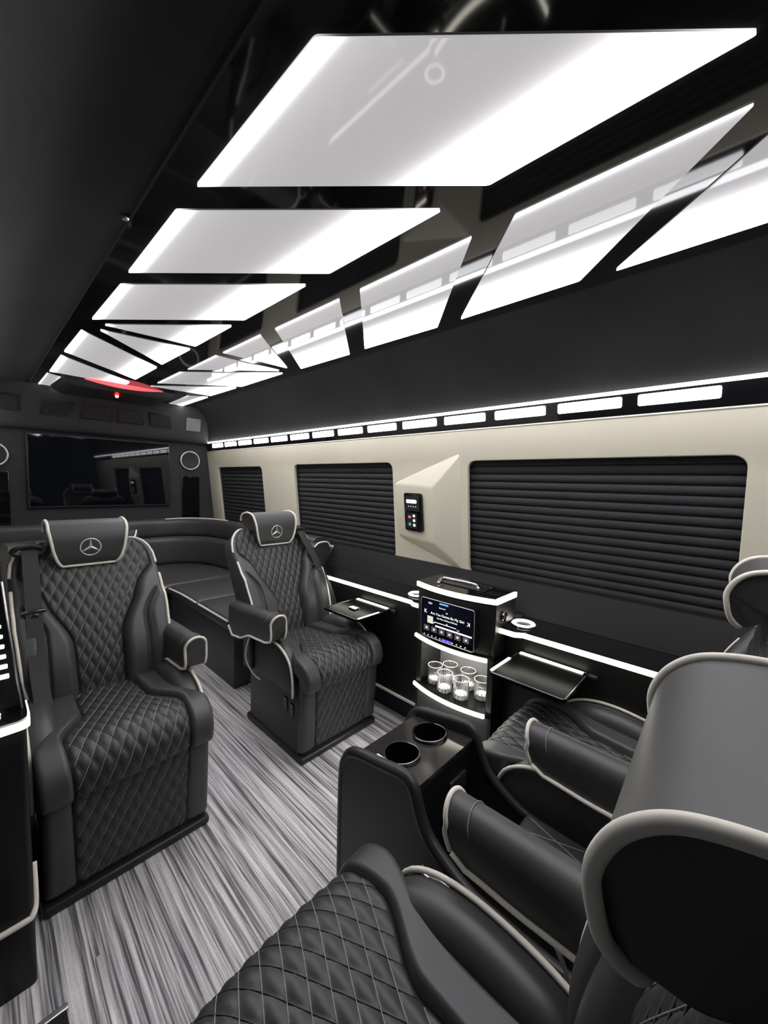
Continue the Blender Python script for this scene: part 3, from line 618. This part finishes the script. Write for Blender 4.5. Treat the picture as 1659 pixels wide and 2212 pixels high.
# ------------------------------------------------------------------ seats
def star(parent, y, z, r=.036, tilt=0.):
    e = empty('emblem'); e.parent = parent; e.location = (0, y, z); e.rotation_euler = (tilt, 0, 0)
    return e
def headrest_mesh(yo, near=False):
    outer = [(.165, 1.010), (.155, 1.045), (.10, 1.062), (.046, 1.056), (.016, 1.036), (.001, .995), (.001, .945), (.007, .905), (.022, .884)]
    inner = [(.044, .894), (.062, .935), (.080, .965), (.12, .980)]
    if near:                                             # shorter flap
        outer = outer[:5]+[(.001, 1.005), (.003, .975), (.010, .948), (.026, .930)]; inner = [(.046, .936), (.064, .955), (.085, .972), (.12, .982)]
    return crv([(p[0]+yo, p[1]) for p in outer+inner], 100, True)
def build_seat(yt, belt_side, buckle, arm_side, yb0=.44, hz=0., flat_arm=False, arm_off=.247):
    """facing -y, nose of the cushion at y = 0, floor at z = 0; yt = y of the top of the backrest"""
    T = {}
    root = empty('captain_chair')
    bt0, btop = np.array((yb0, .400)), np.array((yt, 1.000+hz))
    # --- base
    bx = obj('base', box(-.222, .222, .055, .53, .0, .37, .03, 4), PLASTIC, root)
    obj('plinth', box(-.229, .229, .036, .54, .0, .030, .010, 3), PLASTIC, bx)
    sw = obj('side_switch', box(-.227, -.221, .16, .19, .20, .26, .003), GLOSS, bx); obj('side_switch', box(-.227, -.221, .11, .14, .19, .25, .003), GLOSS, bx)
    k = pad([(.035, .395), (.030, .30), (.036, .18), (.046, .045)], 60, -1 if False else 1, lambda v: .205+0*v, lambda v: .150+.01*(1-v), .038, .070, .006, lambda v: .006+0*v, thick=.03, er=.022, ends=(.004, .012), ns=56, nt=10, phase=.1)
    sg = 1
    if k['N'][20, 0] > 0: sg = -1
    if sg < 0: k = pad([(.035, .395), (.030, .30), (.036, .18), (.046, .045)], 60, -1, lambda v: .205+0*v, lambda v: .150+.01*(1-v), .038, .070, .006, lambda v: .006+0*v, thick=.03, er=.022, ends=(.004, .012), ns=56, nt=10, phase=.1)
    kp = obj('kick_panel', join(*k['wing'], k['back']), LEATHER, root); q = obj('quilted_insert', k['insert'], LEATHER2, kp); obj('stitching', k['st1'], STITCH, kp); obj('stitching', k['st2'], STITCH_SHADED, kp)
    # --- cushion
    prof = [(.52, .425), (.42, .432), (.30, .440), (.18, .452), (.09, .458), (.035, .440), (.008, .400), (.004, .360), (.014, .335)]
    c = pad(prof, 120, 1, lambda v: ease(v, [(0, .168), (.50, .170), (.74, .222), (1, .216)]), lambda v: ease(v, [(0, .090), (.42, .098), (.66, .165), (1, .155)]), .0375, .072, .0052,
            lambda v: ease(v, [(0, .022), (.5, .022), (.72, .014), (1, .012)]), thick=.05, er=.014, ends=(.01, .012), ns=72, nt=18, crown=.008, rw=.014)
    if c['N'][10, 1] < 0:
        c = pad(prof, 120, -1, lambda v: ease(v, [(0, .168), (.50, .170), (.74, .222), (1, .216)]), lambda v: ease(v, [(0, .090), (.42, .098), (.66, .165), (1, .155)]), .0375, .072, .0052,
                lambda v: ease(v, [(0, .022), (.5, .022), (.72, .014), (1, .012)]), thick=.05, er=.014, ends=(.01, .012), ns=72, nt=18, crown=.008, rw=.014)
    cu = obj('cushion', join(*c['wing'], c['back']), LEATHER, root); obj('quilted_insert', c['insert'], LEATHER2, cu); obj('stitching', c['st1'], STITCH, cu); obj('stitching', c['st2'], STITCH_SHADED, cu)
    # --- thigh bolsters: raised side cushions with a piped arc
    for s in (-1, 1):
        top = crv([(.098, .29), (.102, .372), (.130, .445), (.20, .488), (.30, .500), (.42, .482), (.50, .445)], 26)
        secs = []
        for (y, z) in top:
            secs.append((y, z))
        V = []; n = len(secs)
        prof2 = []
        L = []
        # cross sections run across x for each station along the arc; inner side falls to the cushion, outer side drops to the base
        for (y, z) in secs:
            ring = [(s*.165, y+.010 if z < .40 else y, z-.030), (s*.176, y, z-.010), (s*.192, y, z), (s*.218, y, z+.001), (s*.234, y, z-.004), (s*.241, y+(.006 if z < .40 else 0), z-.014), (s*.238, max(y, .11), .30), (s*.165, max(y, .11), .30)]
            L.append(ring)
        L = [[(x, y, max(z, .285)) for x, y, z in r] for r in L]
        b = obj('thigh_bolster', loft(L), LEATHER, root, True, 60)
        obj('piping', tube([(s*.240, y-.003, z+.001) for y, z in secs], .0056, 8), CREAM, b)
    # --- backrest
    d = btop-bt0; dn = np.array((-d[1], d[0]))/np.linalg.norm(d)
    mid = bt0+d*.45+dn*.012
    prof = [tuple(bt0-dn*.01), tuple(bt0+d*.2+dn*.014), tuple(mid), tuple(bt0+d*.75-dn*.004), tuple(bt0+d*.93-dn*.010), tuple(btop-dn*.03)]
    wf = lambda v: np.interp(v, [0, .08, .18, .45, .62, .78, .84, .89, .93, .96, .985, 1], [.185, .200, .215, .225, .226, .226, .221, .209, .190, .166, .138, .110])
    qf = lambda v: np.minimum(ease(v, [(0, .074), (.30, .078), (.86, .245), (1, .30)])-.030*np.exp(-((v-.66)/.10)**2), wf(v)-.006)
    sp = lambda v: np.minimum(ease(v, [(0, .158), (.40, .160), (.74, .27), (1, .30)]), wf(v)+.02)
    k = pad(prof, 140, 1, wf, qf, .0375, .076, .0052, lambda v: ease(v, [(0, .030), (.3, .042), (.55, .038), (.82, .006), (.88, .001), (1, .001)]), split=sp, thick=.085, er=.022, ends=(.012, .035), ns=76, nt=30, crown=.004)
    b = obj('backrest', join(*k['wing'], k['back']), LEATHER, root); obj('quilted_insert', k['insert'], LEATHER2, b); obj('stitching', k['st2'], STITCH, b); obj('stitching', k['st1'], STITCH_SHADED, b)
    for s in (-1, 1):
        e = k['edge'][s]; v = k['v']
        obj('piping', tube(e[(v > .10) & (v < .68)], .0056, 8), CREAM, b)
        top = e[(v > .76)]; obj('piping', tube(np.concatenate([top, [top[-1]+np.array((-s*.05, .004, .004))]]), .0056, 8), CREAM, b)
    # --- headrest
    yo = yt-.085
    S = headrest_mesh(yo, flat_arm); zb = .045 if flat_arm else 0.; S0 = S.copy(); hw = .128; secs = []
    def wmod(p):
        if p[0] > yo+.075: return 1.
        k = min(1., max(0., (.955+zb-p[1])/.076)); return 1.-.12*min(1., max(0., (1.03-p[1])/.10)*(0 if zb else 1))-.34*(1-math.sqrt(max(0., 1-k*k*.985)))
    for s in list(np.linspace(-1, 1, 15)):
        secs.append([(s*hw*wmod(p), p[0], p[1]) for p in S])
    cen = S.mean(0)
    cap = lambda s: [(s*(hw*wmod(p)+.004), cen[0]+(p[0]-cen[0])*.90, cen[1]+(p[1]-cen[1])*.90) for p in S]
    h = obj('headrest', loft(secs, True, 'ngon'), LEATHER, root, True, 50); h.location.z = hz
    nfr = len(S)
    iS = [i for i in range(nfr)]
    order = sorted(range(nfr), key=lambda i: 0)
    a = [i for i in range(0, 100) if not (S[i][0] > yo+.026 and S[i][1] < 1.0) and i < 76]; a = a if not zb else [i for i in range(0, 76) if not (S[i][0] > yo+.030 and S[i][1] < 1.0)]                       # outer part of the section from the rear over the top to the front bottom
    side = lambda s: [(s*(hw*wmod(S[i])+.002), S[i][0]+(S[i][0]-cen[0])*.01, S[i][1]+(S[i][1]-cen[1])*.01) for i in a]
    ib = a[-1]
    bot = [(s*hw*wmod(S[ib]), S[ib][0]-.002, S[ib][1]-.001) for s in np.linspace(-.9, .9, 10)]
    path = side(-1)+bot+side(1)[::-1]
    obj('piping', tube(crv(path, 160), .0056, 8), CREAM, h)
    # emblem: three-pointed star in a ring
    fz = .957; r = .034
    fr = [p for p in S if p[0] < yo+.03 and p[1] > .89]; fr.sort(key=lambda p: p[1]); Fy = lambda z: float(np.interp(z, [p[1] for p in fr], [p[0] for p in fr]))-.001
    ring = tube([(r*math.cos(q), Fy(fz+r*math.sin(q))+.0012, fz+r*math.sin(q)) for q in np.linspace(0, 2*math.pi, 40)[:-1]], .0022, 8, True)
    parts = [ring]
    for k3 in range(3):
        q = math.radians(90+120*k3); fy = Fy(fz); tip = (r*math.cos(q), Fy(fz+r*math.sin(q)), fz+r*math.sin(q))
        l1 = (.0075*math.cos(q+math.pi/3), fy+.002, fz+.0075*math.sin(q+math.pi/3)); l2 = (.0075*math.cos(q-math.pi/3), fy+.002, fz+.0075*math.sin(q-math.pi/3)); c0 = (0, fy-.004, fz)
        parts.append(([tip, l1, l2, c0, (0, fy+.003, fz)], [(0, 1, 3), (0, 3, 2), (0, 4, 1), (0, 2, 4), (1, 4, 3), (2, 3, 4)]))
    if not flat_arm: obj('emblem', join(*parts), SILVER, h, False)
    # --- armrests
    for s in (arm_side,):
        cxa = s*arm_off; L = []
        ys = np.linspace(.205, .62, 22)
        for y in ys:
            f = (y-.205)/.415
            top = .640-.022*f; k0 = max(0, 1-f/.12); bot = ease(f, [(0, .520), (.12, .508), (.42, .500), (.75, .456), (.9, .450), (1, .49)])+.0
            if flat_arm: bot = ease(f, [(0, .535), (.10, .520), (.4, .512), (1, .505)]); top = .624-.004*f
            hwid = .039; sec = []
            for q in np.linspace(0, math.pi, 11): sec.append((cxa+hwid*math.cos(q), y+(.020*(math.sin(q)-.2))*-k0*.5, top-hwid+hwid*math.sin(q)*1.0))
            sec += [(cxa-hwid*.98, y, bot+.03), (cxa-hwid*.95, y+k0*.012, bot), (cxa+hwid*.95, y+k0*.012, bot), (cxa+hwid*.98, y, bot+.03)]
            L.append(sec)
        cc = np.mean(L[0], 0); L = [[tuple(cc+(np.array(p)-cc)*.93+np.array((0, -.006, 0))) for p in L[0]]]+L
        arm = obj('armrest', loft(L), LEATHER, root, True, 50)
        n0 = L[1]; frontp = [n0[12]]+n0[10::-1][::1]+[n0[13]] if False else [n0[12], n0[11]]+n0[10::-1]+[n0[14], n0[13]]
        frontp = crv(frontp, 40)
        obj('piping', tube(frontp+np.array((0, -.004, 0)), .0052, 8), CREAM, arm)
        for sd, ii in ((-1, 12), (1, 13)):
            obj('piping', tube([np.array(L[j][ii])+np.array((sd*.003, 0, 0)) for j in range(1, len(L))], .0052, 8), CREAM, arm)
        obj('stitching', tube([(p[0]+(p[0]-cxa)*.012, p[1]+.045, p[2]+.001) for p in n0[:11]], .0010, 4), STITCH, arm)
        br = obj('arm_bracket', box(cxa-.012, cxa+.012, .44, .52, .30, .53, .01), PLASTIC, root)
        if s < 0:
            pp = crv([(-.278, .40, .50), (-.282, .43, .44), (-.282, .44, .37), (-.27, .40, .31), (-.25, .36, .28)], 20); obj('piping', tube(pp, .004, 8), CREAM, br)
    # --- seat belt
    if belt_side:
        s = belt_side
        yb = lambda z: np.interp(z, [.40, 1.0], [.44, yt])
        if s < 0: path = [(s*.185, yb(.985)-.02, .985), (s*.185, yb(.92)-.055, .92), (s*.187, yb(.75)-.075, .75), (s*.190, yb(.60)-.085, .60), (s*.185, .33, .47)]
        else: path = [(s*.170, yb(.985)-.02, .975), (s*.180, yb(.92)-.050, .91), (s*.215, yb(.78)-.070, .77), (s*.245, yb(.62)-.080, .62), (s*.275, .42, .46)]
        pts = crv(path, 30); bl = obj('seat_belt', ribbon(pts, (1, 0, 0), .046), BELT, root)
        g = np.array(path[0]); th = np.linspace(0, 2*math.pi, 25)[:-1]
        obj('belt_guide', tube([(g[0]+.045*math.cos(q), g[1]-.028, g[2]-.030+.018*math.sin(q)) for q in th], .010, 8, True), PLASTIC, bl)
        t_ = pts[13]; obj('latch_tongue', join(box(t_[0]-.034, t_[0]+.034, t_[1]-.010, t_[1]+.006, t_[2]-.007, t_[2]+.007, .004), box(t_[0]-.012, t_[0]+.012, t_[1]-.013, t_[1]+.004, t_[2]-.026, t_[2]-.006, .003)), DKCHROME, bl)
    if buckle:
        s = buckle
        bk = obj('belt_buckle', box(s*.270-.014, s*.270+.014, .335, .365, .33, .455, .005), PLASTIC, root)
        obj('buckle_button', box(s*.270-.0115, s*.270+.0115, .331, .362, .428, .4575, .003), RED, bk)
    return root
def copy_tree(o, parent=None):
    c = o.copy(); COL.objects.link(c); c.parent = parent
    for ch in list(o.children): copy_tree(ch, c)
    return c
sL = build_seat(.715, -1, 1, 1); sL.location = (.318, 1.315, 0); tag(sL, 'black quilted captain chair nearest the left wall, facing forward', 'chair', 'quilted captain chairs')
sR = build_seat(.715, 1, 0, -1); sR.location = (1.172, 1.315, 0); tag(sR, 'black quilted captain chair beside the bar tower, facing forward', 'chair', 'quilted captain chairs')
sA = build_seat(.612, 0, 0, -1, .50, .028, True, .298); sA.location = (.347, .585, 0); sA.rotation_euler = (0, 0, math.pi+math.radians(2.5)); tag(sA, 'black captain chair in the bottom foreground seen over its headrest', 'chair', 'quilted captain chairs')
sB = build_seat(.640, 0, 0, 1, .52, .026, True); sB.rotation_euler = (0, 0, math.pi); sB.location = (1.252, .585, 0); tag(sB, 'black captain chair between console and right-hand counter, seen from behind', 'chair', 'quilted captain chairs')

# ------------------------------------------------------------------ centre console between the near chairs
co = thing('centre_console', (.86, .66, 0), 'black centre console with two cup holders between the near chairs', 'console'); o = np.array(co.location)
def plate(x0, x1, dz=0.):
    low = [(.79, .0), (.80, .40), (.785, .47), (.75, .502), (.66, .520), (.575, .535), (.545, .52), (.525, .47), (.49, .42), (.40, .375), (.30, .365), (.16, .365), (.16, 0)]
    mid = crv(low[1:11], 40); poly = [low[0]]+[tuple(p) for p in mid]+low[11:]
    return prism(poly, 'x', x0, x1)
def plate_part(nm, x0, x1):
    pl = obj(nm, shift(plate(x0, x1), o), PLASTIC, co, True, 35)
    low = [(.80, .10), (.80, .40), (.785, .47), (.75, .502), (.66, .520), (.575, .535), (.545, .52), (.525, .47), (.49, .42), (.40, .375), (.30, .365), (.16, .365)]
    cap = crv([((x0+x1)/2, a, b) for a, b in low], 60); obj('padded_edge', shift(tube(cap, (x1-x0)*.62, 10), o), PLASTIC, pl)
    return pl
plate_part('side_plate', .690, .715); plate_part('side_plate', .978, 1.000)
def top_with_holes():
    cu = bpy.data.curves.new('c', 'CURVE'); cu.dimensions = '2D'; cu.fill_mode = 'BOTH'; cu.extrude = .005
    for poly in ([(.716, .545), (.977, .545), (.977, .765), (.716, .765)], [(.790+.048*math.cos(a), .658+.048*math.sin(a)) for a in np.linspace(0, 2*math.pi, 33)[:-1]], [(.918+.048*math.cos(a), .658+.048*math.sin(a)) for a in np.linspace(0, 2*math.pi, 33)[:-1]]):
        sp = cu.splines.new('POLY'); sp.points.add(len(poly)-1); sp.use_cyclic_u = True
        for q, p in zip(sp.points, poly): q.co = (p[0], p[1], 0, 1)
    t = bpy.data.objects.new('c', cu); COL.objects.link(t); dg = bpy.context.evaluated_depsgraph_get(); me = bpy.data.meshes.new_from_object(t.evaluated_get(dg)); bpy.data.objects.remove(t)
    for v in me.vertices: v.co = (v.co.x-o[0], v.co.y-o[1], v.co.z+.492-(v.co.y-.66)*.12)
    me.materials.clear(); me.materials.append(mat('piano_black_top', (.03, .029, .027), .12, var=(5, .1), spec=.6)); q = bpy.data.objects.new('top_plate', me); COL.objects.link(q); q.parent = co
top_with_holes()
for x in (.790, .918):
    h_ = obj('cup_holder', shift(lathe([(.052, .500), (.052, .504), (.047, .504), (.046, .497), (.043, .43), (.0, .428)], 32, x, .658), o), GLOSS, co, True, 30)
    obj('chrome_ring', shift(tube([(x+.0495*math.cos(a), .658+.0495*math.sin(a), .5035-math.sin(a)*.0495*.12) for a in np.linspace(0, 2*math.pi, 36)[:-1]], .003, 6, True), o), DKCHROME, h_)
obj('side_chrome', shift(box(.722, .738, .60, .70, .500, .5095, .002), o), SILVER, co)
obj('rear_face', shift(box(.716, .977, .548, .560, .10, .492, .003), o), SATIN, co)
pf = obj('socket_plate', shift(box(.86, .94, .540, .549, .33, .44, .004), o), PLASTIC, co)
obj('front_face', shift(box(.716, .977, .752, .764, .0, .475, .003), o), SATIN, co)
obj('tray_floor', shift(box(.716, .977, .16, .548, .10, .125, .004), o), SATIN, co)
obj('cup_insert', shift(lathe([(.0, .126), (.052, .126), (.056, .19), (.052, .205), (0, .21)], 28, .80, .44), o), PLASTIC, co, True, 40)
lid = obj('quilted_lid', shift(box(.85, .972, .19, .375, .355, .405, .02, 4), o), LEATHER2, co)
obj('stitching', shift(join(*[tube([(.862+.045*k, .21, .4055), (.905+.045*k, .36, .4055)], .001, 4) for k in range(2)]+[tube([(.955-.045*k, .21, .4055), (.90-.03*k, .36-.05*k, .4055)], .001, 4) for k in range(2)]), o), STITCH, lid)
lv = thing('buckle_stalk', (.616, .41, .0), 'chrome-topped belt buckle stalk beside the foreground chair', 'buckle'); o2 = np.array(lv.location)
obj('stalk', box(-.008, .008, -.055, .055, 0, .442, .004), PLASTIC, lv); obj('chrome_plate', box(-.0085, .0085, -.045, .045, .442, .450, .003), CHROME, lv)

# ------------------------------------------------------------------ left console with lit edge and gloss column with painted reflections
lc = thing('left_console', (0.03, 1.9, 0), 'black left console end with glowing top edge and cream base line', 'cabinet'); o = np.array(lc.location)
poly = rrect(-.055, .064, 1.195, 2.6, .012, 4)
obj('body', shift(prism(poly, 'z', .0, .655), o), SATIN, lc, True, 35); obj('top', shift(prism(rrect(-.055, .067, 1.190, 2.6, .02, 5), 'z', .655, .690), o), GLOSS, lc, True, 35)
edge = crv([(-.065, 1.186, .668), (.03, 1.186, .668), (.060, 1.191, .668), (.068, 1.212, .668), (.068, 1.30, .668)], 40); obj('led_strip', shift(loft([[p+np.array((0, 0, -.009)), p+np.array((.003, -.003, -.009)), p+np.array((.003, -.003, .009)), p+np.array((0, 0, .009))] for p in edge]), o), LED_S, lc)
edge = crv([(-.065, 1.190, .180), (.045, 1.190, .180), (.060, 1.194, .185), (.066, 1.21, .205), (.067, 1.24, .28)], 40); obj('base_trim', shift(tube(edge, .007, 8), o), CREAM, lc)
obj('cup_ring', shift(tube([(-.005+.022*math.cos(a), 1.225+.022*math.sin(a), .694) for a in np.linspace(0, 2*math.pi, 28)[:-1]], .006, 8, True), o), LED_S, lc)
lcol = thing('gloss_column', (0.02, 1.235, .6905), 'black glossy column with stacked light reflections painted as bars at left picture edge', 'lamp')
obj('column_panel', loft([[(-.14, -.012, 0), (.036, -.012, 0), (.036, .012, 0), (-.14, .012, 0)], [(-.14, -.012, .31), (.012, -.012, .31), (.012, .012, .31), (-.14, .012, .31)]]), GLOSS, lcol, False)
obj('column_edge', tube([(.037, -.004, .0), (.013, -.004, .31)], .004, 8), ALU, lcol)
for k in range(9):  # emissive bars paint the wall light cells reflected in the gloss
    z = .085+.024*k; x1 = .030-.024*z/.31; obj('reflection_bar', box(-.06+.0, x1-.004, -.016, -.012, z, z+.011*(1-.05*k), .002), emis('column_reflection', (1, .98, .93), 1.8), lcol)

# door sill trim on the floor
ds = thing('sill_plate', (.11, 1.0, 0), 'metal-edged door sill on the carpet at the bottom left', 'sill plate'); o = np.array(ds.location)
obj('sill_mat', shift(box(-.06, .104, .70, 1.075, .0, .010, .004), o), VOID, ds); obj('sill_edge', shift(box(-.06, .108, 1.072, 1.088, .0, .013, .003), o), ALU, ds)
fs = obj('chrome_strip', box(-.005, .005, -.30, .0, 0, .006, .002), SILVER); fs.location = (.176, 1.15, 0); tag(fs, 'bright chrome strip lying along the carpet at bottom left', 'trim')

# ------------------------------------------------------------------ rear bench
rbch = thing('rear_bench', (1.2, 3.2, 0), 'black leather corner bench with cream piping at the rear', 'bench'); o = np.array(rbch.location)
base = obj('bench_base', shift(join(box(1.02, 1.74, 2.16, 4.12, 0, .36, .01), box(.0, 1.02, 3.24, 4.12, 0, .36, .01)), o), LEATHER, rbch, True, 40)
def cushion(x0, x1, y0, y1, z0=.355, z1=.435, nm='seat_cushion'): return obj(nm, shift(box(x0, x1, y0, y1, z0, z1, .030, 4), o), LEATHER, rbch)
cushion(.985, 1.60, 2.16, 2.62); cushion(.985, 1.60, 2.63, 3.16); cushion(.93, 1.66, 3.165, 4.02); cushion(.08, .925, 3.20, 4.02)
def pip(path, n=24): obj('piping', shift(tube(crv(path, n), .006, 8), o), CREAM, rbch)
pip([(.990, 2.17, .418), (.985, 2.40, .422), (.990, 2.61, .418)]); pip([(.990, 2.64, .418), (.985, 2.90, .422), (.975, 3.12, .418)]); pip([(.965, 3.15, .418), (.93, 3.19, .422), (.90, 3.20, .418)])
def bol(path, hz, th, z0, nm, r=4):
    secs = []
    P = crv(path, 22); T = np.gradient(P, axis=0); T /= np.linalg.norm(T, axis=1, keepdims=True); Nn = np.stack([-T[:, 1], T[:, 0]], 1)
    for p, n_ in zip(P, Nn):
        secs.append([(p[0]+n_[0]*a, p[1]+n_[1]*a, z0+b) for a, b in rrect(-th/2, th/2, 0, hz, min(th, hz)*.35, 4)])
    return obj(nm, shift(loft(secs), o), LEATHER, rbch, True, 50)
bol([(1.62, 2.18), (1.62, 2.7), (1.60, 3.3), (1.52, 3.75), (1.30, 3.97), (1.0, 3.99), (.5, 3.99), (.10, 3.98)], .26, .13, .43, 'back_cushion')
bol([(1.66, 2.18), (1.66, 2.7), (1.645, 3.3), (1.57, 3.80), (1.33, 4.02), (1.0, 4.04), (.5, 4.04), (.10, 4.04)], .17, .13, .685, 'back_roll')
pip([(1.22, 3.985, .853), (1.42, 3.935, .857), (1.56, 3.76, .857), (1.62, 3.55, .853)], 30)
bol([(.10, 3.05), (.40, 3.12), (.62, 3.22), (.78, 3.40)], .11, .16, .735, 'left_roll'); pip([(.36, 3.04, .75), (.52, 3.08, .752), (.66, 3.13, .765), (.78, 3.24, .80), (.82, 3.32, .845)], 30)
bol([(.10, 3.10), (.40, 3.17), (.60, 3.28), (.74, 3.44)], .34, .10, .42, 'left_back')
endr = bol([(1.63, 2.135), (1.63, 2.22)], .37, .16, .455, 'end_arm'); pip([(1.57, 2.132, .80), (1.61, 2.13, .828), (1.68, 2.13, .826), (1.705, 2.132, .79)])
obj('belt_clip', shift(box(1.44, 1.455, 3.30, 3.36, .44, .475, .004), o), CHROME, rbch)
